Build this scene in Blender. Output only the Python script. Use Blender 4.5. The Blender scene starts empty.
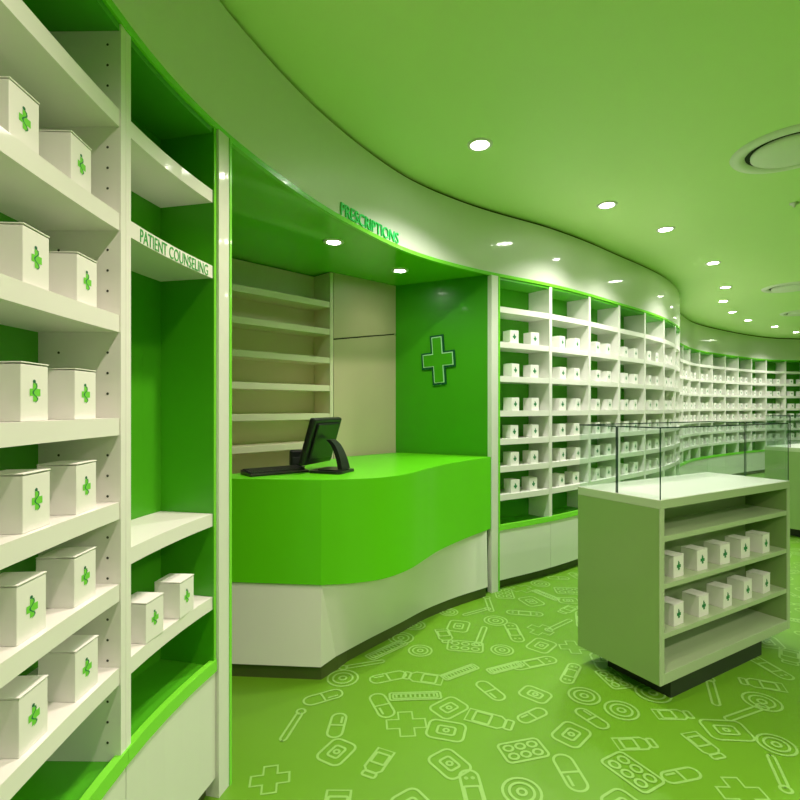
import bpy, bmesh, math, random
import numpy as np
from mathutils import Vector, Matrix

random.seed(7)
C = bpy.context.scene.collection
scn = bpy.context.scene
EYE = 1.42
PI = math.pi


# ------------------------------------------------------------------ materials
def lin(r, g, b):
    def f(c):
        c /= 255.0
        return c / 12.92 if c <= 0.04045 else ((c + 0.055) / 1.055) ** 2.4
    return (f(r), f(g), f(b), 1.0)


def mat(name, col, rough=0.4, coat=0.0, metal=0.0, bump=0.0, bscale=80.0, vary=0.0, spec=0.5):
    m = bpy.data.materials.new(name)
    m.use_nodes = True
    nt = m.node_tree
    b = nt.nodes['Principled BSDF']
    b.inputs['Base Color'].default_value = col
    b.inputs['Roughness'].default_value = rough
    b.inputs['Metallic'].default_value = metal
    b.inputs['Specular IOR Level'].default_value = spec
    b.inputs['Coat Weight'].default_value = coat
    b.inputs['Coat Roughness'].default_value = 0.06
    if vary or bump:
        tc = nt.nodes.new('ShaderNodeTexCoord')
        n = nt.nodes.new('ShaderNodeTexNoise')
        n.inputs['Scale'].default_value = bscale
        n.inputs['Detail'].default_value = 4
        nt.links.new(tc.outputs['Object'], n.inputs['Vector'])
        if vary:
            mx = nt.nodes.new('ShaderNodeMix')
            mx.data_type = 'RGBA'
            mx.inputs[6].default_value = tuple(c * (1 - vary) for c in col[:3]) + (1,)
            mx.inputs[7].default_value = tuple(min(1, c * (1 + vary)) for c in col[:3]) + (1,)
            nt.links.new(n.outputs['Fac'], mx.inputs[0])
            nt.links.new(mx.outputs[2], b.inputs['Base Color'])
        if bump:
            bp = nt.nodes.new('ShaderNodeBump')
            bp.inputs['Strength'].default_value = bump
            bp.inputs['Distance'].default_value = 0.002
            nt.links.new(n.outputs['Fac'], bp.inputs['Height'])
            nt.links.new(bp.outputs['Normal'], b.inputs['Normal'])
    return m


def emit(name, col, strength):
    m = bpy.data.materials.new(name)
    m.use_nodes = True
    nt = m.node_tree
    nt.nodes.remove(nt.nodes['Principled BSDF'])
    e = nt.nodes.new('ShaderNodeEmission')
    e.inputs['Color'].default_value = col
    e.inputs['Strength'].default_value = strength
    nt.links.new(e.outputs[0], nt.nodes['Material Output'].inputs[0])
    return m


def glass_mat(name, tint):
    m = bpy.data.materials.new(name)
    m.use_nodes = True
    nt = m.node_tree
    nt.nodes.remove(nt.nodes['Principled BSDF'])
    tr = nt.nodes.new('ShaderNodeBsdfTransparent')
    tr.inputs['Color'].default_value = tint
    gl = nt.nodes.new('ShaderNodeBsdfGlossy')
    gl.inputs['Roughness'].default_value = 0.02
    fr = nt.nodes.new('ShaderNodeLayerWeight')
    fr.inputs['Blend'].default_value = 0.5
    pw = nt.nodes.new('ShaderNodeMath')
    pw.operation = 'POWER'
    pw.inputs[1].default_value = 4.0
    nt.links.new(fr.outputs['Facing'], pw.inputs[0])
    ad = nt.nodes.new('ShaderNodeMath')
    ad.operation = 'MULTIPLY_ADD'
    ad.inputs[1].default_value = 0.8
    ad.inputs[2].default_value = 0.03
    nt.links.new(pw.outputs[0], ad.inputs[0])
    mx = nt.nodes.new('ShaderNodeMixShader')
    nt.links.new(ad.outputs[0], mx.inputs[0])
    nt.links.new(tr.outputs[0], mx.inputs[1])
    nt.links.new(gl.outputs[0], mx.inputs[2])
    nt.links.new(mx.outputs[0], nt.nodes['Material Output'].inputs[0])
    return m


M = {
    'white': mat('white_laminate', (0.80, 0.79, 0.74, 1), 0.32, 0.15, vary=0.02, bscale=6),
    'fascia': mat('glossy_white_fascia', (0.72, 0.74, 0.66, 1), 0.38, 0.6, vary=0.015, bscale=3),
    'cream': mat('cream_board', (0.56, 0.48, 0.30, 1), 0.45, vary=0.03, bscale=5),
    'shelfcream': mat('pale_cream_board', (0.74, 0.68, 0.48, 1), 0.4, vary=0.02, bscale=5),
    'green': mat('green_laminate', (0.05, 0.33, 0.004, 1), 0.35, 0.1, vary=0.03, bscale=4),
    'soffit': mat('soffit_green', (0.14, 0.62, 0.006, 1), 0.10, 0.5, vary=0.02, bscale=4),
    'display': mat('display_laminate_shaded', (0.22, 0.35, 0.11, 1), 0.28, 0.2, vary=0.02, bscale=4),  # end panels: shade and green floor bounce put into the colour
    'displaylit': mat('display_laminate_lit', (0.42, 0.52, 0.31, 1), 0.3, 0.15, vary=0.02, bscale=4),  # paler, lit tone of the same display laminate
    'counter': mat('counter_green', (0.11, 0.59, 0.003, 1), 0.36, 0.1, vary=0.02, bscale=4),
    'backgreen': mat('back_panel_green', (0.06, 0.36, 0.006, 1), 0.45, vary=0.04, bscale=4),
    'edgegreen': mat('green_edge_band', (0.20, 0.70, 0.04, 1), 0.25, 0.2),
    'ceil': mat('green_ceiling_paint', (0.66, 0.88, 0.37, 1), 0.55, vary=0.015, bscale=2),
    'floor': mat('green_vinyl', (0.112, 0.285, 0.009, 1), 0.42, vary=0.06, bscale=3),
    'line': mat('pale_green_line', (0.235, 0.45, 0.10, 1), 0.42),
    'kick': mat('dark_toe_kick', (0.065, 0.10, 0.018, 1), 0.5, vary=0.1, bscale=8),
    'black': mat('black_plastic', (0.012, 0.013, 0.013, 1), 0.32, vary=0.15, bscale=30),
    'key': mat('key_plastic', (0.022, 0.023, 0.023, 1), 0.4),
    'screen': mat('dark_screen', (0.01, 0.012, 0.014, 1), 0.08, 0.5),
    'plinth': mat('black_plinth', (0.02, 0.028, 0.018, 1), 0.4, vary=0.1, bscale=8),
    'carton': mat('white_card', (0.82, 0.81, 0.77, 1), 0.55, vary=0.02, bscale=12, bump=0.05),
    'lime': mat('lime_ink', (0.17, 0.62, 0.05, 1), 0.5),
    'darkink': mat('dark_green_ink', (0.015, 0.22, 0.06, 1), 0.5),
    'teal': mat('teal_ink', (0.01, 0.16, 0.07, 1), 0.5),
    'deep': mat('deep_green_paint', (0.003, 0.09, 0.03, 1), 0.35),
    'mint': mat('mint_line', (0.45, 0.80, 0.45, 1), 0.35),
    'signgreen': mat('sign_green', (0.05, 0.78, 0.20, 1), 0.3),
    'letter': mat('letter_green', (0.04, 0.36, 0.06, 1), 0.4),
    'metal': mat('brushed_metal', (0.55, 0.55, 0.52, 1), 0.3, metal=1.0),
    'hole': mat('peg_hole', (0.05, 0.05, 0.04, 1), 0.8),
    'ventwhite': mat('vent_white', (0.75, 0.78, 0.70, 1), 0.4),
    'dark': mat('dark_gap', (0.01, 0.02, 0.008, 1), 0.8),
    'room': mat('room_wall_paint', (0.62, 0.64, 0.52, 1), 0.6, vary=0.02, bscale=2),
    'lamp': emit('lamp_glow', (1.0, 0.97, 0.88, 1), 30.0),
    'glass': glass_mat('clear_glass', (0.955, 0.99, 0.97, 1)),
    'glassedge': mat('glass_edge_green', (0.012, 0.05, 0.035, 1), 0.15),
}


# ------------------------------------------------------------------ builders
def obj(name, bm, mats, parent=None, smooth=False, offset=None):
    """link bm as one mesh; bm is in the parent's local frame unless offset is given (world position of the parent)"""
    if offset is not None:
        bmesh.ops.translate(bm, verts=bm.verts, vec=-Vector(offset))
    bmesh.ops.recalc_face_normals(bm, faces=bm.faces)
    me = bpy.data.meshes.new(name)
    bm.to_mesh(me)
    bm.free()
    if not isinstance(mats, (list, tuple)):
        mats = [mats]
    for m in mats:
        me.materials.append(m)
    if smooth:
        for p in me.polygons:
            p.use_smooth = True
    o = bpy.data.objects.new(name, me)
    C.objects.link(o)
    if parent:
        o.parent = parent
    return o


def tag(o, label=None, cat=None, group=None, kind=None):
    if label: o['label'] = label
    if cat: o['category'] = cat
    if group: o['group'] = group
    if kind: o['kind'] = kind
    return o


def thing(name, label, cat, loc=(0, 0, 0), rz=0, group=None):
    o = bpy.data.objects.new(name, None)
    o.empty_display_size = 0.05
    C.objects.link(o)
    o.location = loc
    o.rotation_euler = (0, 0, rz)
    return tag(o, label, cat, group)


def add_box(bm, x0, x1, y0, y1, z0, z1, bevel=0.0, mi=0, mtx=None):
    vs = [bm.verts.new((x, y, z)) for z in (z0, z1) for y in (y0, y1) for x in (x0, x1)]
    idx = [(0, 2, 3, 1), (4, 5, 7, 6), (0, 1, 5, 4), (2, 6, 7, 3), (0, 4, 6, 2), (1, 3, 7, 5)]
    fs = [bm.faces.new([vs[i] for i in f]) for f in idx]
    for f in fs:
        f.material_index = mi
    if bevel > 0:
        es = list({e for f in fs for e in f.edges})
        r = bmesh.ops.bevel(bm, geom=es, offset=bevel, segments=2, affect='EDGES', profile=0.5, material=mi)
        vs = list({v for f in r['faces'] for v in f.verts} | {v for v in vs if v.is_valid})
    if mtx is not None:
        bmesh.ops.transform(bm, matrix=mtx, verts=[v for v in vs if v.is_valid])
    return vs


def box(x0, x1, y0, y1, z0, z1, bevel=0.0, mi=0):
    bm = bmesh.new()
    add_box(bm, x0, x1, y0, y1, z0, z1, bevel, mi)
    return bm


def add_prism(bm, pts, z0, z1, mi=0):
    """closed plan polygon extruded between two heights"""
    a = [bm.verts.new((p[0], p[1], z0)) for p in pts]
    b = [bm.verts.new((p[0], p[1], z1)) for p in pts]
    n = len(pts)
    fs = [bm.faces.new(a[::-1]), bm.faces.new(b)]
    for i in range(n):
        fs.append(bm.faces.new((a[i], a[(i + 1) % n], b[(i + 1) % n], b[i])))
    for f in fs:
        f.material_index = mi
    return fs


def add_lathe(bm, prof, n=32, cx=0, cy=0, mi=0):
    rings = []
    for r, z in prof:
        if r < 1e-6:
            rings.append([bm.verts.new((cx, cy, z))])
        else:
            rings.append([bm.verts.new((cx + r * math.cos(2 * PI * k / n), cy + r * math.sin(2 * PI * k / n), z)) for k in range(n)])
    for A, B in zip(rings[:-1], rings[1:]):
        for k in range(n):
            k2 = (k + 1) % n
            if len(A) == 1 and len(B) == 1:
                continue
            if len(A) == 1:
                f = bm.faces.new((A[0], B[k], B[k2]))
            elif len(B) == 1:
                f = bm.faces.new((A[k], B[0], A[k2]))
            else:
                f = bm.faces.new((A[k], B[k], B[k2], A[k2]))
            f.material_index = mi


def spline(pts, n=40, sig=0.0):
    """Catmull-Rom through plan points, resampled evenly"""
    p = np.array(pts, float)
    p = np.vstack([2 * p[0] - p[1], p, 2 * p[-1] - p[-2]])
    out = []
    for i in range(1, len(p) - 2):
        for t in np.linspace(0, 1, 24, endpoint=False):
            a, b, c, d = p[i - 1], p[i], p[i + 1], p[i + 2]
            out.append(0.5 * ((2 * b) + (c - a) * t + (2 * a - 5 * b + 4 * c - d) * t * t + (3 * b - a - 3 * c + d) * t ** 3))
    out.append(p[-2])
    out = np.array(out)
    L = np.concatenate([[0], np.cumsum(np.linalg.norm(np.diff(out, axis=0), axis=1))])
    q = np.linspace(0, L[-1], n)
    return np.stack([np.interp(q, L, out[:, 0]), np.interp(q, L, out[:, 1])], 1)


# ------------------------------------------------------------------ the curved wall line (plan)
CTRL = [(-.56, -.5), (-.66, .2), (-.715, .85), (-.737, 1.34), (-.716, 1.62), (-.671, 1.86), (-.648, 1.95), (-.578, 2.15), (-.47, 2.44), (-.31, 2.77),
        (0, 3.27), (.29, 3.58), (.69, 3.90), (1.22, 4.24), (1.72, 4.64), (2.17, 5.05), (2.63, 5.46), (3.03, 5.86), (3.38, 6.28),
        (3.69, 6.72), (3.90, 7.14), (4.065, 7.5), (4.275, 7.86), (4.545, 8.25), (4.86, 8.64), (5.2, 9.04), (5.65, 9.45), (6.2, 9.88), (6.8, 10.32), (7.4, 10.72), (8.08, 11.09), (8.7, 11.25),
        (9.4, 11.32), (10.2, 11.32), (11.2, 11.22)]
PATH = spline(CTRL, 1400)
k = np.exp(-0.5 * (np.arange(-24, 25) / 10.0) ** 2)
k /= k.sum()
padded = np.vstack([PATH[0] + (PATH[1] - PATH[0]) * np.arange(-24, 0)[:, None], PATH, PATH[-1] + (PATH[-1] - PATH[-2]) * np.arange(1, 25)[:, None]])
PATH = np.stack([np.convolve(padded[:, i], k, 'valid') for i in (0, 1)], 1)
PL = np.concatenate([[0], np.cumsum(np.linalg.norm(np.diff(PATH, axis=0), axis=1))])


def P(s):
    return np.array([np.interp(s, PL, PATH[:, 0]), np.interp(s, PL, PATH[:, 1])])


def T(s):
    d = P(s + 0.02) - P(s - 0.02)
    return d / np.linalg.norm(d)


def N(s):                       # away from the room
    t = T(s)
    return np.array([-t[1], t[0]])


def O(s, d):
    return P(s) + N(s) * d


def s_at_y(y):
    return float(np.interp(y, PATH[:, 1], PL))


def add_curved(bm, s0, s1, d0, d1, z0, z1, n=None, mi=0):
    n = n or max(1, int(math.ceil((s1 - s0) / 0.1)))
    rows = []
    for i in range(n + 1):
        s = s0 + (s1 - s0) * i / n
        a, b = O(s, d0), O(s, d1)
        rows.append([bm.verts.new((a[0], a[1], z0)), bm.verts.new((b[0], b[1], z0)), bm.verts.new((b[0], b[1], z1)), bm.verts.new((a[0], a[1], z1))])
    fs = [bm.faces.new(rows[0]), bm.faces.new(rows[-1][::-1])]
    for A, B in zip(rows[:-1], rows[1:]):
        for j in range(4):
            fs.append(bm.faces.new((A[j], A[(j + 1) % 4], B[(j + 1) % 4], B[j])))
    for f in fs:
        f.material_index = mi


def curved(s0, s1, d0, d1, z0, z1, n=None, mi=0):
    bm = bmesh.new()
    add_curved(bm, s0, s1, d0, d1, z0, z1, n, mi)
    return bm


# station of things along the wall
S_A0, S_A1, S_B1 = s_at_y(0.40), s_at_y(1.365), s_at_y(1.852)
S_P1 = s_at_y(1.922)            # near post ends, prescription opening starts
S_Q0 = s_at_y(3.898)            # far post starts
S_Q1 = S_Q0 + 0.085
Z_CEIL, Z_OPEN = 2.935, 2.44
BAYW = 0.6
NBAY = 20
S_END = S_Q1 + BAYW * NBAY
DEPTH = 0.22
SH = [0.69, 0.91, 1.125, 1.346, 1.617, 1.884, 2.157]    # undersides of the shelves
ST = 0.045
BASE = 0.487

# ------------------------------------------------------------------ setting
XL, XR, YB, YF = -2.6, 13.0, -3.6, 14.0
fl = box(XL, XR, YB, YF, -0.1, 0.0)


def ribbon(bm, pts, w, z, closed=True, mi=1):
    pts = [np.array(p, float) for p in pts]
    n = len(pts)
    L, R = [], []
    for i in range(n):
        a = pts[(i - 1) % n] if (closed or i > 0) else pts[i]
        b = pts[(i + 1) % n] if (closed or i < n - 1) else pts[i]
        d = b - a
        ln = np.linalg.norm(d)
        d = d / ln if ln > 1e-9 else np.array([1.0, 0])
        nn = np.array([-d[1], d[0]]) * w / 2
        L.append(bm.verts.new((*(pts[i] + nn), z)))
        R.append(bm.verts.new((*(pts[i] - nn), z)))
    for i in range(n if closed else n - 1):
        j = (i + 1) % n
        bm.faces.new((L[i], L[j], R[j], R[i])).material_index = mi


def ell(rx, ry, n=24, cx=0, cy=0):
    return [(cx + rx * math.cos(2 * PI * i / n), cy + ry * math.sin(2 * PI * i / n)) for i in range(n)]


def rrect(w, h, r, n=5, cx=0, cy=0):
    o = []
    for qx, qy, a0 in ((1, 1, 0), (-1, 1, 90), (-1, -1, 180), (1, -1, 270)):
        for i in range(n + 1):
            a = math.radians(a0 + 90 * i / n)
            o.append((cx + qx * (w / 2 - r) + r * math.cos(a), cy + qy * (h / 2 - r) + r * math.sin(a)))
    return o


def motif(kind, k):
    """outlines of one printed motif: list of (points, closed)"""
    if kind == 0:      # plaster with pad
        return [(rrect(.30 * k, .085 * k, .042 * k), True), (rrect(.10 * k, .07 * k, .006), True)] + \
               [(ell(.004, .004, 6, sx * .10 * k, sy * .015 * k), True) for sx in (-1, 1) for sy in (-1, 1)]
    if kind == 1:      # capsule
        return [(rrect(.22 * k, .085 * k, .042 * k), True), ([(0, -.042 * k), (0, .042 * k)], False), ([(-.08 * k, .02 * k), (-.02 * k, .02 * k)], False)]
    if kind == 2:      # round tablet
        return [(ell(.085 * k, .085 * k), True), (ell(.055 * k, .055 * k), True), (ell(.02 * k, .02 * k, 12), True)]
    if kind == 3:      # blister pack
        L = [(rrect(.24 * k, .15 * k, .02), True)]
        for i in (-1, 0, 1):
            for j in (-.5, .5):
                L.append((ell(.026 * k, .022 * k, 12, i * .07 * k, j * .065 * k), True))
        return L
    if kind == 4:      # bottle
        return [([(-.05 * k, -.11 * k), (.05 * k, -.11 * k), (.05 * k, .05 * k), (.028 * k, .075 * k), (-.028 * k, .075 * k), (-.05 * k, .05 * k)], True),
                (rrect(.075 * k, .035 * k, .008, 3, 0, .095 * k), True), (rrect(.08 * k, .08 * k, .006, 3, 0, -.035 * k), True)]
    if kind == 5:      # long pack with ruled lines
        L = [(rrect(.30 * k, .075 * k, .012), True), (rrect(.26 * k, .045 * k, .006), True)]
        for i in range(9):
            L.append(([(-.11 * k + i * .0275 * k, -.014 * k), (-.11 * k + i * .0275 * k, .014 * k)], False))
        return L
    if kind == 6:      # square dressing
        return [(rrect(.19 * k, .15 * k, .03), True), (rrect(.09 * k, .065 * k, .012), True), (ell(.012, .012, 8), True)]
    if kind == 7:      # thermometer
        return [(rrect(.26 * k, .035 * k, .017), True), (ell(.026 * k, .026 * k, 14, -.145 * k, 0), True)]
    # cross
    a, b = .035 * k, .095 * k
    return [([(-a, -b), (a, -b), (a, -a), (b, -a), (b, a), (a, a), (a, b), (-a, b), (-a, a), (-b, a), (-b, -a), (-a, -a)], True)]


placed = []
tries = 0
while len(placed) < 1500 and tries < 60000:
    tries += 1
    y = random.uniform(0.9, 11.5)
    x = random.uniform(-0.55, min(9.5, 0.9 * y + 1.2))
    wx = np.interp(y, PATH[:, 1], PATH[:, 0]) if y > 1.3 else -.6
    if x < wx + 0.05:
        continue
    md = 0.172 if y < 5 else 0.21
    if any((x - a) ** 2 + (y - b) ** 2 < md * md for a, b in placed):
        continue
    placed.append((x, y))
    ang = random.uniform(0, 2 * PI)
    ca, sa = math.cos(ang), math.sin(ang)
    kk = random.uniform(.72, .95)
    for lay, (pts, closed) in enumerate(motif(random.choice((0, 0, 1, 1, 2, 2, 3, 4, 5, 6, 6, 7, 8)), kk)):
        ribbon(fl, [(x + px * ca - py * sa, y + px * sa + py * ca) for px, py in pts], 0.0105, 0.0008 + 0.0000025 * len(placed) + 0.00008 * lay, closed)
floor = tag(obj('floor', fl, [M['floor'], M['line']]), 'green vinyl floor printed with outline pills, plasters and bottles', 'floor', kind='structure')

# ceiling with holes is not needed: the fixtures sit just under it
tag(obj('ceiling', box(XL, XR, YB, YF, Z_CEIL, Z_CEIL + 0.1), M['ceil']), 'flat green painted ceiling with recessed downlights', 'ceiling', kind='structure')
tag(obj('wall_left', box(XL - .1, XL, YB, YF, 0, Z_CEIL), M['cream']), 'plain cream side wall behind the shelving', 'wall', kind='structure')
tag(obj('wall_right', box(XR, XR + .1, YB, YF, 0, Z_CEIL), M['room']), 'plain wall on the far side of the shop', 'wall', kind='structure')
tag(obj('wall_back', box(XL, XR, YB - .1, YB, 0, Z_CEIL), M['room']), 'plain wall behind the camera', 'wall', kind='structure')
tag(obj('wall_far', box(XL, XR, YF, YF + .1, 0, Z_CEIL), M['room']), 'plain wall behind the far shelving', 'wall', kind='structure')

# curved glossy fascia above all the shelving, with a dark shadow gap under the ceiling
tag(obj('wall_fascia', curved(0.0, S_END, 0.0, 0.12, Z_OPEN + 0.012, Z_CEIL - 0.022, 180), M['fascia'], smooth=False),
    'curved glossy white fascia running above the shelves and counter', 'wall', kind='structure')
tag(obj('trim_1', curved(0.0, S_END, 0.022, 0.12, Z_CEIL - 0.022, Z_CEIL, 180), M['dark']), 'dark shadow gap between fascia and ceiling', 'trim', kind='structure')
tag(obj('trim_2', curved(0.0, S_END, -0.004, 0.016, Z_OPEN - 0.012, Z_OPEN + 0.012, 180), M['edgegreen']), 'bright green lip along the bottom of the fascia', 'trim', kind='structure')


def post(name, s0, s1, label, first=True, dep=.14):
    bm = curved(s0, s1, -0.012, dep, 0.0, Z_OPEN - 0.012, 2)
    if first:
        add_curved(bm, s0 - 0.004, s0 + 0.004, -0.014, .02, 0.0, Z_OPEN - 0.012, 1, 1)
    add_curved(bm, s1 - 0.006, s1 + 0.006, -0.016, .06, 0.0, Z_OPEN - 0.012, 1, 1)
    return tag(obj(name, bm, [M['fascia'], M['edgegreen']]), label, 'post', kind='structure')


post('trim_3', S_B1 + 0.002, S_P1, 'slim white post between the patient counseling bay and the counter opening', False)
post('trim_4', S_Q0, S_Q1 - 0.008, 'slim white post between the counter and the first shelving bay', False, .03)

# prescription alcove: soffit, cross wall, cream door wall
cA, cB, cC = np.array([.705, 3.925]), np.array([-.036, 4.30]), np.array([-.502, 3.872])
sof = [tuple(O(s, 0.017)) for s in np.linspace(S_P1, S_Q0 + 0.03, 30)]
sof += [(.75, 4.05), (.1, 4.75), (XL, 4.75), (XL, 1.99), (-.80, 1.99)]
bm = bmesh.new()
add_prism(bm, sof, Z_OPEN + 0.002, Z_OPEN + 0.03)
tag(obj('ceiling_soffit', bm, M['soffit']), 'glossy green lowered ceiling over the prescription counter', 'ceiling', kind='structure')


def wall_between(name, a, b, th, z0, z1, m, label, bm=None):
    a, b = np.array(a, float), np.array(b, float)
    d = (b - a) / np.linalg.norm(b - a)
    n = np.array([-d[1], d[0]]) * th
    bm = bm or bmesh.new()
    add_prism(bm, [a, b, b + n, a + n], z0, z1)
    return tag(obj(name, bm, m), label, 'wall', kind='structure')


wall_between('wall_recess', cA, cB, -0.08, 0.0, Z_OPEN, M['green'], 'glossy green wall panel behind the counter carrying the cross')
# cream double panel with a slanting dark joint
e = (cB - cC) / np.linalg.norm(cB - cC)
nv = np.array([-e[1], e[0]])
Lc = np.linalg.norm(cB - cC)
bm = bmesh.new()
z_l, z_r = 1.935, 2.035
for za, zb, zc, zd in ((0, 0, z_r - .005, z_l - .005), (z_l + .005, z_r + .005, Z_OPEN, Z_OPEN)):
    q = [(0, za), (Lc, zb), (Lc, zc), (0, zd)]
    f = [bm.verts.new((*(cC + e * u), z)) for u, z in q]
    g = [bm.verts.new((*(cC + e * u + nv * .05), z)) for u, z in q]
    bm.faces.new(f)
    bm.faces.new(g[::-1])
    for i in range(4):
        bm.faces.new((f[i], f[(i + 1) % 4], g[(i + 1) % 4], g[i]))
f0 = len(bm.faces)
q0, q1 = cC + nv * .02, cB + nv * .02
add_prism(bm, [q0, q1, q1 + nv * .02, q0 + nv * .02], z_l - .03, z_r + .03, 1)
tag(obj('wall_cream', bm, [M['cream'], M['dark']]), 'cream panel wall with a thin slanting joint behind the counter', 'wall', kind='structure')

# ------------------------------------------------------------------ shelving bays
ORD = ['first', 'second', 'third', 'fourth', 'fifth', 'sixth', 'seventh', 'eighth', 'ninth', 'tenth', 'eleventh', 'twelfth', 'thirteenth',
       'fourteenth', 'fifteenth', 'sixteenth', 'seventeenth', 'eighteenth', 'nineteenth', 'twentieth', 'twenty-first']


def bay(name, s0, s1, label, shelves, group=None, pw=0.017, far_green=False, seg=5, near_green=False):
    c = O((s0 + s1) / 2, DEPTH / 2)
    loc = (c[0], c[1], 0)
    t = thing(name, label, 'shelving', loc, 0, group)
    e_ = 0.0008
    a, b = s0 + e_, s1 - e_
    top = Z_OPEN - 0.013
    obj('side_panel', curved(a, a + pw, 0.0, DEPTH, BASE, top, 1), M['edgegreen' if near_green else 'white'], t, offset=loc)
    if far_green:
        sp = obj('side_panel', curved(b - .012, b, 0.0, DEPTH, BASE, top, 1), M['green'], t, offset=loc)
        obj('edge_band', curved(b - .0125, b, -0.003, 0.0, BASE, top, 1), M['edgegreen'], sp, offset=loc)
        b2 = b - .013
    else:
        sp = obj('side_panel', curved(b - pw, b, 0.0, DEPTH, BASE, top, 1), M['white'], t, offset=loc)
        b2 = b - pw - .0005
    a2 = a + pw + .0005
    obj('back_panel', curved(a, b, DEPTH + .0005, DEPTH + 0.015, BASE, top, seg), M['backgreen'], t, offset=loc)
    obj('top_panel', curved(a2, b2, 0.004, DEPTH - .0005, top - .018, top, seg), M['backgreen'], t, offset=loc)
    out = []
    for z in shelves:
        out.append(obj('shelf', curved(a2, b2, 0.004, DEPTH - .0005, z, z + ST, seg), M['white'], t, offset=loc))
    obj('sill', curved(a, b, -0.006, 0.016, BASE - 0.024, BASE + .017, seg), M['edgegreen'], t, offset=loc)
    obj('bottom_panel', curved(a, b, 0.0165, DEPTH + .015, BASE - 0.0245, BASE - .0005, seg), M['backgreen'], t, offset=loc)
    obj('cabinet_front', curved(a + .0015, b - .0015, 0.0, 0.02, 0.075, BASE - 0.025, seg), M['fascia'], t, offset=loc)
    obj('cabinet_body', curved(a, b, 0.0215, DEPTH + .015, 0.075, BASE - 0.025, seg), M['white'], t, offset=loc)
    obj('toe_kick', curved(a, b, 0.04, DEPTH, 0.0, 0.0745, seg), M['kick'], t, offset=loc)
    return t, out, sp, loc


# the two bays on the left
tA, shA, spA, locA = bay('shelving_bay', S_A0, S_A1, 'white shelving bay full of large cartons nearest the viewer, with peg holes in its side', SH, pw=0.023, seg=10)
hb = bmesh.new()
for d in (0.035, 0.165):
    z = BASE + .05
    while z < 2.38:
        if all(not (q - .012 < z < q + ST + .012) for q in SH):
            p = O(S_A1 - .0008 - .0232, d)
            tx = T(S_A1)
            vs = []
            for i in range(10):
                an = 2 * PI * i / 10
                q = p + N(S_A1) * .0035 * math.cos(an)
                vs.append(hb.verts.new((q[0] - tx[0] * .0006, q[1] - tx[1] * .0006, z + .0035 * math.sin(an))))
            hb.faces.new(vs)
        z += 0.054
obj('peg_holes', hb, M['hole'], spA, offset=locA)

tB, shB, spB, locB = bay('shelving_bay', S_A1, S_B1, 'green-lined shelving bay lettered PATIENT COUNSELING, with an open middle', [0.69, 0.99, 1.884, 2.157],
                         pw=0.023, far_green=True)

# curved wall of bays
bays = []
for i in range(NBAY):
    s0 = S_Q1 + i * BAYW
    lab = 'white shelving bay with green back, %s bay along the curved wall from the counter' % ORD[i]
    bays.append(bay('shelving_bay', s0, s0 + BAYW, lab, SH, 'shelving bays along the curved wall', near_green=i == 0))


# ------------------------------------------------------------------ text helper
def text_bm(txt, size, width=None, extrude=0.0, space=1.0):
    cu = bpy.data.curves.new('lettering', 'FONT')
    cu.body = txt
    cu.size = size
    cu.extrude = extrude
    cu.space_character = space
    cu.resolution_u = 3
    o = bpy.data.objects.new('lettering', cu)
    C.objects.link(o)
    dg = bpy.context.evaluated_depsgraph_get()
    me = bpy.data.meshes.new_from_object(o.evaluated_get(dg))
    bm = bmesh.new()
    bm.from_mesh(me)
    bpy.data.objects.remove(o)
    bpy.data.curves.remove(cu)
    bpy.data.meshes.remove(me)
    xs = [v.co.x for v in bm.verts]
    x0, x1 = min(xs), max(xs)
    if width:
        for v in bm.verts:
            v.co.x = (v.co.x - x0) * width / (x1 - x0)
    return bm


def bend_text(bm, s0, d, z):
    """lay a text mesh (x along, y up, z out of the face) onto the curved wall line"""
    for v in bm.verts:
        p = O(s0 + v.co.x, d - v.co.z)
        v.co = Vector((p[0], p[1], z + v.co.y))
    return bm


# PATIENT COUNSELING on the shelf edge of the second left bay
bm = bend_text(text_bm('PATIENT COUNSELING', 0.054, (S_B1 - S_A1) * 0.76, 0.0006), S_A1 + 0.075, 0.0028, 1.8865)
obj('lettering', bm, M['letter'], shB[2], offset=locB)

# PRESCRIPTIONS raised letters on the fascia
sp0 = s_at_y(2.745)
bm = bend_text(text_bm('PRESCRIPTIONS', 0.098, s_at_y(3.245) - sp0, 0.004), sp0, -0.0045, Z_OPEN + 0.016)
p0 = O(sp0 + .3, 0)
tag(obj('prescriptions_sign', bm, M['signgreen']), 'raised green letters reading PRESCRIPTIONS on the curved white fascia', 'sign')

# ------------------------------------------------------------------ cross sign
tcen = cA + (cB - cA) * 0.53
dcr = (cA - cB) / np.linalg.norm(cA - cB)
cr = thing('cross_sign', 'outlined green pharmacy cross mounted on the green wall behind the counter', 'sign', (tcen[0], tcen[1], 1.80), math.atan2(dcr[1], dcr[0]))


def plus(a, b, c=None, e=None):
    c = c or b
    e = e or a
    return [(-a, -b), (a, -b), (a, -e), (c, -e), (c, e), (a, e), (a, b), (-a, b), (-a, e), (-c, e), (-c, -e), (-a, -e)]


def plus_prism(a, b, c, e, y0, y1, rot=0.07):
    bm = bmesh.new()
    cr_, sr_ = math.cos(rot), math.sin(rot)
    pts = [(x * cr_ - z * sr_, x * sr_ + z * cr_) for x, z in plus(a, b, c, e)]
    A = [bm.verts.new((x, y0, z)) for x, z in pts]
    B = [bm.verts.new((x, y1, z)) for x, z in pts]
    bm.faces.new(A)
    bm.faces.new(B[::-1])
    for i in range(12):
        bm.faces.new((A[i], A[(i + 1) % 12], B[(i + 1) % 12], B[i]))
    return bm


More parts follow.
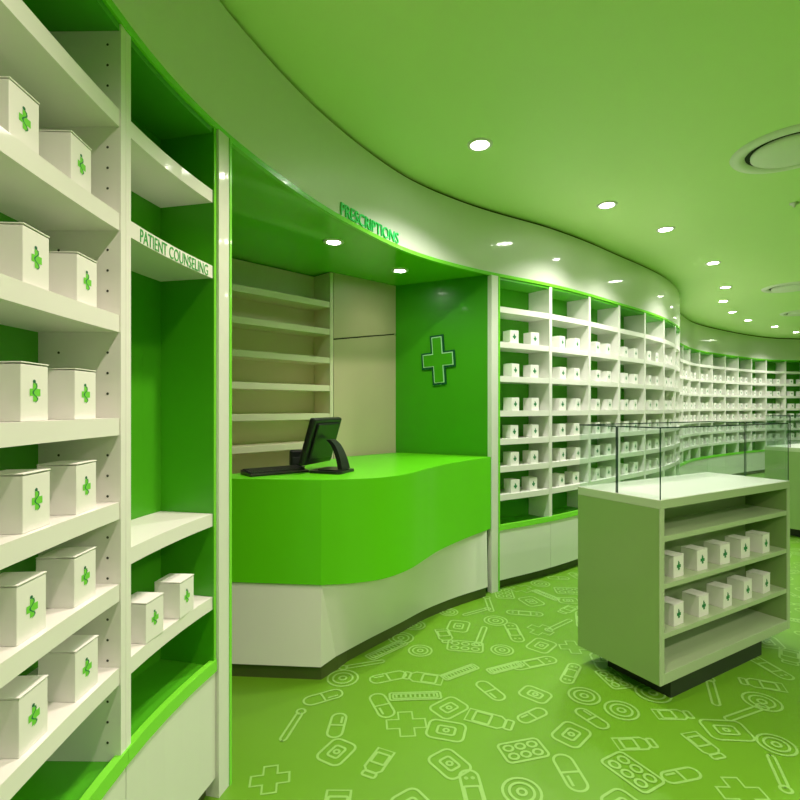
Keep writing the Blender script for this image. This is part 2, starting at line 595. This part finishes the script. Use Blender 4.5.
obj('outer_border', plus_prism(.058, .200, .145, .066, -.014, -.001), M['deep'], cr)
obj('pale_line', plus_prism(.044, .186, .131, .052, -.017, -.0145), M['mint'], cr)
obj('cross_face', plus_prism(.037, .179, .124, .045, -.020, -.0175), M['green'], cr)

# ------------------------------------------------------------------ counter
front = np.vstack([np.array([(-1.25, 2.738), (-.85, 2.70)]), spline([(-.41, 2.658), (-.25, 2.685), (-.09, 2.755), (.05, 2.91), (.16, 3.12), (.26, 3.31), (.46, 3.60), (.66, 3.85)], 60)])
back = [(.70, 3.90), (-.02, 4.27), (-.43, 3.90), (-.50, 3.72), (-.60, 3.5), (-.72, 3.2), (-.84, 2.98), (-1.0, 2.86), (-1.25, 2.84)]
ct = thing('prescription_counter', 'bright green curved counter on a white tapering base under the soffit', 'counter', (-.2, 3.2, 0))
off = (-.2, 3.2, 0)
bm = bmesh.new()
poly = [tuple(p) for p in front] + back
add_prism(bm, poly, 0.492, 1.04)
bev = [e_ for e_ in bm.edges if all(abs(v.co.z - 1.04) < 1e-5 for v in e_.verts)]
bmesh.ops.bevel(bm, geom=bev, offset=0.004, segments=2, affect='EDGES')
cs = obj('counter_top', bm, M['counter'], ct, offset=off)
for p in cs.data.polygons:
    p.use_smooth = abs(p.normal.z) < 0.3
m_ = cs.modifiers.new('edges', 'EDGE_SPLIT')
m_.split_angle = math.radians(11)

# white base: top follows the slab, bottom follows the wall line; crisp corner with a small facet
tb = [(-1.25, 2.745), (-.9, 2.715), (-.405, 2.675)]
bb = [(-1.25, 2.70), (-.9, 2.672), (-.41, 2.635), (-.345, 2.75)]
nfr = 30
i0 = int(np.argmin(np.abs(front[:, 0] + .405) + np.abs(front[:, 1] - 2.67)))
top_c = spline([tuple(front[i0] + [.0, .01])] + [tuple(front[i] + [-.008, .008]) for i in range(i0 + 3, len(front) - 1, 3)] + [(.655, 3.85)], nfr)
bot_c = spline([(-.345, 2.75), (-.18, 2.96), (0, 3.175), (.18, 3.40), (.40, 3.61), (.655, 3.81)], nfr)


def base_mesh(zb, zt, inset_b=0.0, faces_from=None):
    bm = bmesh.new()
    V = lambda p, z: bm.verts.new((p[0], p[1], z))
    A0, A1 = V(tb[0], zt), V(top_c[0], zt)
    D0, E, F = V(bb[0], zb), V(bb[2], zb), V(bot_c[0], zb)
    bm.faces.new((A0, A1, E, D0))
    bm.faces.new((A1, F, E))
    tp = [A1] + [V(p, zt) for p in top_c[1:]]
    bt = [F] + [V(p, zb) for p in bot_c[1:]]
    for i in range(nfr - 1):
        bm.faces.new((tp[i], tp[i + 1], bt[i + 1], bt[i]))
    # back and ends
    bk = [(.66, 3.9), (-.02, 4.2), (-.40, 3.85), (-.66, 3.3), (-.9, 2.9), (-1.25, 2.82)]
    kt = [V(p, zt) for p in bk]
    kb = [V(p, zb) for p in bk]
    bm.faces.new((tp[-1], kt[0], kb[0], bt[-1]))
    for i in range(len(bk) - 1):
        bm.faces.new((kt[i], kt[i + 1], kb[i + 1], kb[i]))
    bm.faces.new((kt[-1], A0, D0, kb[-1]))
    bm.faces.new([A0] + tp + kt)
    bm.faces.new([D0, E] + bt + kb)
    return bm


bo = obj('base', base_mesh(0.075, 0.4915), M['fascia'], ct, offset=off)
for p in bo.data.polygons:
    p.use_smooth = len(p.vertices) == 4
m_ = bo.modifiers.new('edges', 'EDGE_SPLIT')
m_.split_angle = math.radians(22)
kp = [(-1.25, 2.72), (-.41, 2.655), (-.335, 2.765)] + [tuple(p + [-.012, .014]) for p in bot_c[2:]] + [(.65, 3.9), (-.02, 4.18), (-.40, 3.8), (-.66, 3.3), (-1.25, 2.82)]
bm = bmesh.new()
add_prism(bm, kp, 0.0, 0.0745)
obj('toe_kick', bm, M['kick'], ct, offset=off)

# ------------------------------------------------------------------ shelves behind the counter
ua = np.array([-1.75, 2.56])
ub = np.array([-.505, 3.86])
ud = (ub - ua) / np.linalg.norm(ub - ua)
un = np.array([-ud[1], ud[0]])
ul = np.linalg.norm(ub - ua)
bs = thing('back_shelving', 'cream open shelving with bare shelves behind the prescription counter', 'shelving', (ua[0], ua[1], 0), math.atan2(ud[1], ud[0]))
obj('back_panel', box(0, ul, .20, .215, 0, 2.435), M['shelfcream'], bs)
obj('side_panel', box(ul - .03, ul, 0, .1995, 0, 2.435), M['shelfcream'], bs)
obj('side_panel', box(0, .03, 0, .1995, 0, 2.435), M['shelfcream'], bs)
for z in (0.12, 0.32, .525, .73, .935, 1.14, 1.35, 1.56, 1.77, 1.985, 2.19):
    obj('shelf', box(.0305, ul - .0305, 0.004, .1995, z - .022, z + .022, 0.0015), M['shelfcream'], bs)

# ------------------------------------------------------------------ cartons
LID = True


def emblem_bm(k, y):
    """flat printed mark on a face at -Y: lime cross with a dark coiled serpent line"""
    bm = bmesh.new()
    a, b = .0065 * k, .0165 * k
    f = bm.faces.new([bm.verts.new((x, y, z * 1.1)) for x, z in plus(a, b)])
    f.material_index = 0
    # serpent: wavy strip
    pts = []
    for i in range(17):
        t = i / 16
        pts.append((.0085 * k * math.sin(t * 3.2 * PI) * (1 - .45 * t), -.02 * k + .042 * k * t))
    L = []
    for i, (x, z) in enumerate(pts):
        w = .0018 * k * (1.2 - .5 * abs(2 * i / 16 - 1))
        L.append((bm.verts.new((x - w, y - .0002, z)), bm.verts.new((x + w, y - .0002, z))))
    for A, B in zip(L[:-1], L[1:]):
        bm.faces.new((A[0], A[1], B[1], B[0])).material_index = 1
    # little head
    hx, hz = pts[-1]
    bm.faces.new([bm.verts.new((hx + .0045 * k * math.cos(2 * PI * i / 8), y - .0002, hz + .0035 * k * math.sin(2 * PI * i / 8))) for i in range(8)]).material_index = 1
    return bm


def carton(w, d, h, k, lid=True, ink='lime'):
    t = thing('carton', 'x', 'box')
    obj('body', box(-w / 2, w / 2, -d / 2, d / 2, 0.0, h - (.0035 if lid else 0), 0.0012), M['carton'], t)
    if lid:
        bm = box(-w / 2 - .0006, w / 2 + .0006, -d / 2 - .0015, d / 2, h - .0025, h, 0.0006)
        for v in bm.verts:                     # the tuck flap stands up a little at the front
            if v.co.y < 0:
                v.co.z += .0015
        obj('lid', bm, M['carton'], t)
    bm = emblem_bm(k, -d / 2 - .0006)
    bmesh.ops.translate(bm, verts=bm.verts, vec=(0, 0, h * .5))
    o = obj('emblem', bm, [M[ink], M['teal']], t)
    return t


def dup(root, loc, rz, label, group):
    r = root.copy()
    C.objects.link(r)
    r.location = loc
    r.rotation_euler = (0, 0, rz)
    r['label'] = label
    r['group'] = group
    for ch in list(root.children):
        c = ch.copy()
        C.objects.link(c)
        c.parent = r
    return r


class Kind:
    def __init__(self, root):
        self.root, self.used = root, False

    def put(self, loc, rz, label, group):
        if not self.used:
            self.used = True
            self.root.location = loc
            self.root.rotation_euler = (0, 0, rz)
            self.root['label'] = label
            self.root['group'] = group
            return self.root
        return dup(self.root, loc, rz, label, group)


big = Kind(carton(.086, .088, .117, 1.02))
small = Kind(carton(.088, .09, .104, 1.0, False, 'darkink'))
mid = Kind(carton(.088, .09, .108, 1.05, True, 'darkink'))
rj = random.Random(3)


def wall_angle(s):
    t = T(s)
    return math.atan2(t[1], t[0])


# near left bay: two in view on each shelf
SHELF_NAME = {5: 'highest filled', 4: 'second highest filled', 3: 'third filled', 2: 'fourth filled', 1: 'fifth filled', 0: 'lowest filled'}
for r in range(6):
    for j, y in enumerate((1.04, 1.225)):
        s = s_at_y(y - (.03 if r == 5 else 0)) + rj.uniform(-.006, .006)
        d = .05 + rj.uniform(0, .006)
        p = O(s, d + .008)
        which = 'beside the peg-holed side panel' if j else 'away from the peg-holed side panel'
        big.put((p[0], p[1], SH[r] + ST + .0004), wall_angle(s) + rj.uniform(-.05, .05),
                'large white carton %s, %s shelf of nearest bay' % (which, SHELF_NAME[r]), 'cartons in the nearest shelving bay')
# patient counseling bay: two on the low shelf
for j, y in enumerate((1.515, 1.685)):
    s = s_at_y(y)
    p = O(s, .046)
    big.put((p[0], p[1], SH[0] + ST + .0004), wall_angle(s) + (-.04, .05)[j],
            'white carton on the low shelf of the green bay, %s' % ('nearer the white post', 'beside the tall divider')[1 - j], 'cartons in the patient counseling bay')
# curved wall
for i in range(NBAY - 1):
    s0 = S_Q1 + i * BAYW
    for r in range(6):
        for j, u in enumerate((.195, .425)):
            s = s0 + u + rj.uniform(-.012, .012)
            p = O(s, .062 + rj.uniform(0, .012))
            lab = 'small white carton, counter-%s of two, %s carton row down, %s bay from counter' % (('near', 'far')[j], ORD[5 - r], ORD[i])
            small.put((p[0], p[1], SH[r] + ST + .0004), wall_angle(s) + rj.uniform(-.10, .10), lab, 'cartons on the curved wall shelving')

# ------------------------------------------------------------------ display gondolas
DU = np.array([.865, .502])
DV = np.array([-.502, .865])
DL, DW = 1.275, .485
DZ0, DZ1 = .097, .977
RZ = math.atan2(DU[1], DU[0])


def display(label, corner, group):
    t = thing('display_gondola', label, 'display', (corner[0], corner[1], 0), RZ, group)
    th = .033
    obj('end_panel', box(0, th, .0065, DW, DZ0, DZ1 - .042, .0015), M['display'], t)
    obj('front_stile', box(0, th, 0, .006, DZ0, DZ1 - .042, .001), M['displaylit'], t)  # front edge of the end panel, split off to take the lit tone
    obj('front_stile', box(DL - th, DL, 0, .006, DZ0, DZ1 - .042, .001), M['displaylit'], t)
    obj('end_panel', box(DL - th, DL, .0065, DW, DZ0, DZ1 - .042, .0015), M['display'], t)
    obj('top', box(0, DL, 0, DW, DZ1 - .0415, DZ1, .0015), M['displaylit'], t)
    obj('top_surface', box(.002, DL - .002, .002, DW - .002, DZ1, DZ1 + .002, .0008), M['white'], t)  # bright reflection on the top painted as a thin white skin
    obj('bottom', box(th + .0005, DL - th - .0005, 0, DW, DZ0, .15, .0015), M['displaylit'], t)
    obj('back_panel', box(th + .0005, DL - th - .0005, .23, .25, .1505, DZ1 - .042), M['displaylit'], t)
    for z0, z1 in ((.313, .338), (.550, .575), (.776, .803)):
        obj('shelf', box(th + .0005, DL - th - .0005, .003, .2295, z0, z1, .001), M['displaylit'], t)
        obj('shelf', box(th + .0005, DL - th - .0005, .2505, DW - .003, z0, z1, .001), M['displaylit'], t)
    obj('plinth', box(.115, .985, .02, .38, 0, DZ0 - .0005, .001), M['plinth'], t)
    g0, g1, gt = DZ1 + .0022, 1.318, .006

    def pane(x0, x1, y0, y1):
        g = obj('glass_pane', box(x0, x1, y0, y1, g0, g1), M['glass'], t)
        bm = box(x0 - .0004, x1 + .0004, y0 - .0004, y1 + .0004, g1, g1 + .006)
        ex = x1 - x0 < y1 - y0
        for a in (0, 1):                       # polished dark edges down the ends of the short panes
            if ex:
                yy = (y0, y1)[a]
                add_box(bm, x0 - .0004, x1 + .0004, yy - .0012, yy + .0012, g0, g1) if abs(yy - DW) > .02 else None
        obj('glass_edge', bm, M['glassedge'], g)

    e_ = .006
    pane(e_ + gt + .002, DL - e_ - gt - .002, e_, e_ + gt)
    pane(e_ + gt + .002, DL - e_ - gt - .002, DW - e_ - gt, DW - e_)
    for x in (e_, DL - e_ - gt):
        pane(x, x + gt, e_, DW / 2 - .004)
        pane(x, x + gt, DW / 2 + .004, DW - e_)
    return t


c1 = np.array([1.23, 2.41])
display('white display unit with glass top case, holding two rows of cartons', c1, 'glass topped display units')
display('white glass-topped display unit standing further off before the far shelving', np.array([4.37, 5.35]), 'glass topped display units')
for r, (z, us) in enumerate(((.575, (.115, .325, .535, .755, .965)), (.338, (.11, .33, .56, .775, .985)))):
    for j, u in enumerate(us):
        p = c1 + DU * (u + .082) + DV * (.075 + rj.uniform(-.004, .004))
        mid.put((p[0], p[1], z + .0004), RZ + rj.uniform(-.05, .05),
                'white carton, %s from near end, %s filled shelf of the glass-topped display' % (ORD[j], ('upper', 'lower')[r]), 'cartons on the display unit')

# ------------------------------------------------------------------ point of sale equipment on the counter
ZT = 1.0402
mrz = math.atan2(.93, .36)         # width axis of the screen
mn = thing('monitor', 'black flat monitor on a curved foot, seen from behind on the green counter', 'monitor', (-.435, 3.0, ZT), mrz)
# local: +x along the width (away from viewer), +y = screen side (towards staff)
tilt = Matrix.Translation((0, .045, .15)) @ Matrix.Rotation(math.radians(17), 4, 'X')


def tilted(bm):
    bmesh.ops.transform(bm, matrix=tilt, verts=bm.verts)
    return bm


bm = box(-.165, .165, -.02, .018, -.105, .175, .012)
obj('screen_housing', tilted(bm), M['black'], mn)
obj('back_cover', tilted(box(-.13, .13, -.033, -.0205, -.07, .15, .008)), M['black'], mn)
obj('display_panel', tilted(box(-.15, .15, .0185, .021, -.09, .16, .001)), M['screen'], mn)
# curved arm
bm = bmesh.new()
prev = None
arm = [(-.03, .19), (-.06, .165), (-.085, .125), (-.105, .075), (-.118, .022)]
ay = spline(arm, 10)
for i, (yy, zz) in enumerate(ay):
    w = .032 + .018 * i / 9
    tk = .014
    r = [bm.verts.new((sx * w, yy + sy * tk, zz)) for sx, sy in ((-1, -1), (1, -1), (1, 1), (-1, 1))]
    if prev:
        for a in range(4):
            bm.faces.new((prev[a], prev[(a + 1) % 4], r[(a + 1) % 4], r[a]))
    else:
        bm.faces.new(r)
    prev = r
bm.faces.new(prev[::-1])
obj('arm', bm, M['black'], mn)
bm = bmesh.new()
add_prism(bm, [(x, y - .04) for x, y in rrect(.20, .21, .03)], 0, .014)
add_prism(bm, [(x, y - .05) for x, y in rrect(.15, .15, .03)], .0142, .022)
obj('foot', bm, M['black'], mn)

kb = thing('keyboard', 'black keyboard lying on the left end of the green counter', 'keyboard', (-.715, 2.925, ZT), math.radians(38))
bm = bmesh.new()
pf = [(-.075, 0), (.075, 0), (.075, .026), (-.06, .014), (-.075, .01)]
A = [bm.verts.new((-.175, y, z)) for y, z in pf]
B = [bm.verts.new((.175, y, z)) for y, z in pf]
bm.faces.new(A)
bm.faces.new(B[::-1])
for i in range(5):
    bm.faces.new((A[i], A[(i + 1) % 5], B[(i + 1) % 5], B[i]))
obj('case', bm, M['black'], kb)
bm = bmesh.new()
for r in range(5):
    yy = -.05 + r * .025
    zz = .0145 + (yy + .06) * .0889 + .0003
    for c_ in range(15):
        xx = -.166 + c_ * .0222
        add_box(bm, xx, xx + .0185, yy, yy + .020, zz, zz + .006, 0)
obj('keys', bm, M['key'], kb)

sc = thing('card_reader', 'black card reader standing upright between the keyboard and monitor', 'card reader', (-.645, 3.165, ZT), math.radians(25))
obj('reader_body', box(-.04, .04, -.022, .022, .012, .115, .012), M['black'], sc)
obj('keypad', box(-.028, .028, -.026, -.0222, .03, .07, .0015), M['key'], sc)
bm = bmesh.new()
add_prism(bm, rrect(.10, .08, .02), 0, .0118)
obj('foot', bm, M['black'], sc)
bm = bmesh.new()
cu = spline([(-.10, 0), (-.06, .03), (-.02, .0), (.03, .035), (.08, .02), (.12, .04)], 30)
ringp = None
for (x, y) in cu:
    r = [bm.verts.new((x, y + .0035 * math.cos(2 * PI * i / 6), .004 + .0035 * math.sin(2 * PI * i / 6))) for i in range(6)]
    if ringp:
        for a in range(6):
            bm.faces.new((ringp[a], ringp[(a + 1) % 6], r[(a + 1) % 6], r[a]))
    ringp = r
cb = obj('cable', bm, M['black'])
cb.location = (-.55, 2.95, ZT)
tag(cb, 'thin black cable trailing on the counter beside the monitor foot', 'cable')

# ------------------------------------------------------------------ ceiling fittings
LIGHT_N = [0]


def lamp(x, y, z, energy, size=132, blend=.8, col=(1, .945, .88)):
    L = bpy.data.lights.new('downlight_or_fill_lamp', 'SPOT')  # serves both the visible downlights and the added fill lamps
    L.energy = energy
    L.color = col
    L.spot_size = math.radians(size)
    L.spot_blend = blend
    L.shadow_soft_size = .05
    o = bpy.data.objects.new('downlight_or_fill_lamp', L)
    C.objects.link(o)
    o.location = (x, y, z)
    return o


def downlight(x, y, z, label, energy, r=.052, size=132, col=(1, .945, .88), group='recessed ceiling downlights'):
    t = thing('downlight', label, 'downlight', (x, y, z), 0, group)
    bm = bmesh.new()
    add_lathe(bm, [(r + .022, -.0005), (r + .02, -.006), (r + .004, -.009), (r, -.006), (r, -.0005)], 28)
    obj('trim_ring', bm, M['ventwhite'], t, smooth=True)
    bm = bmesh.new()
    add_lathe(bm, [(0, -.0045), (r * .6, -.0042), (r - .001, -.003)], 28)
    obj('bulb', bm, M['lamp'], t)
    l = lamp(x, y, z - .02, energy, size, col=col)
    return t


DL_POS = [(.46, 2.94), (1.55, 3.82), (2.26, 4.34), (3.29, 5.36), (4.11, 6.44), (4.62, 7.29), (5.3, 8.13), (6.07, 8.9), (7.04, 9.58), (8.0, 10.3)]
E0 = 64.0
for i, (x, y) in enumerate(DL_POS):
    downlight(x, y, Z_CEIL, 'round recessed downlight in the green ceiling, %s in the row from the prescriptions sign' % ORD[i], E0)
for (x, y, lab) in ((-.41, 3.15, 'small downlight in the green soffit above the monitor'), (0.0, 3.81, 'small downlight in the green soffit near the cross wall')):
    downlight(x, y, Z_OPEN + .002, lab, 2.6, r=.042, size=140, group='soffit downlights')
# the row continues overhead out of view; the lamps after it are added fill
for (x, y, sz) in ((-.08, 1.78, 98), (.05, .75, 122)):
    lamp(x, y, Z_CEIL - .03, 57, size=sz, col=(1, .81, .73))
for (x, y, e_) in ((2.0, 1.35, 18), (2.25, .15, 125), (2.0, -1.1, 120)):  # unseen fill lamps added to brighten the left shelves and counter front
    lamp(x, y, Z_CEIL - .03, e_, size=150, col=(1, .86, .76))
for (x, y) in ((5.5, 4.2), (8.0, 6.5), (10.0, 8.5), (6.0, 1.0), (9.5, 3.5)):  # unseen lamps added for general light across the shop
    lamp(x, y, Z_CEIL - .03, E0 * 1.5, size=140)


def vent(x, y, r, label):
    t = thing('ceiling_vent', label, 'vent', (x, y, Z_CEIL), 0, 'round ceiling air vents')
    bm = bmesh.new()
    add_lathe(bm, [(r, -.0005), (r * .97, -.012), (r * .86, -.018), (r * .76, -.012), (r * .75, -.0005)], 48)
    obj('outer_ring', bm, M['ventwhite'], t, smooth=True)
    bm = bmesh.new()
    add_lathe(bm, [(r * .748, -.001), (r * .60, -.0012), (r * .55, -.0012)], 48)
    obj('gap', bm, M['dark'], t)
    bm = bmesh.new()
    add_lathe(bm, [(r * .66, -.006), (r * .66, -.02), (r * .6, -.03), (r * .3, -.038), (0, -.04)], 48)
    obj('inner_disc', bm, M['ventwhite'], t, smooth=True)


vent(2.30, 2.99, .31, 'largest round white air vent in the ceiling, nearest the viewer')
vent(4.93, 6.43, .31, 'round white air vent in the ceiling beyond the largest one')
vent(6.45, 8.15, .31, 'small far round air vent in the green ceiling, furthest of three')
sn = bmesh.new()
add_lathe(sn, [(.03, -.0005), (.028, -.008), (.012, -.016), (.008, -.03), (0, -.032)], 18)
o = obj('sprinkler', sn, M['metal'], smooth=True)
o.location = (2.93, 3.79, Z_CEIL)
tag(o, 'tiny metal sprinkler head on the green ceiling between two vents', 'sprinkler')

# ------------------------------------------------------------------ world, camera, view
w = bpy.data.worlds.new('world')
scn.world = w
w.use_nodes = True
w.node_tree.nodes['Background'].inputs[0].default_value = (.8, .9, .8, 1)
w.node_tree.nodes['Background'].inputs[1].default_value = 0.2

cd = bpy.data.cameras.new('camera')
cd.sensor_width = 36
cd.lens = 510 / 800 * 36
cd.shift_y = 7 / 800
cd.clip_start = .02
co = bpy.data.objects.new('camera', cd)
C.objects.link(co)
co.location = (0, 0, EYE)
co.rotation_euler = (PI / 2, 0, 0)
scn.camera = co

scn.view_settings.view_transform = 'Standard'
scn.view_settings.look = 'None'
scn.view_settings.gamma = 1
scn.view_settings.use_curve_mapping = False
scn.view_settings.exposure = 0.9
scn.cycles.max_bounces = 10
scn.cycles.diffuse_bounces = 6
scn.cycles.transparent_max_bounces = 16
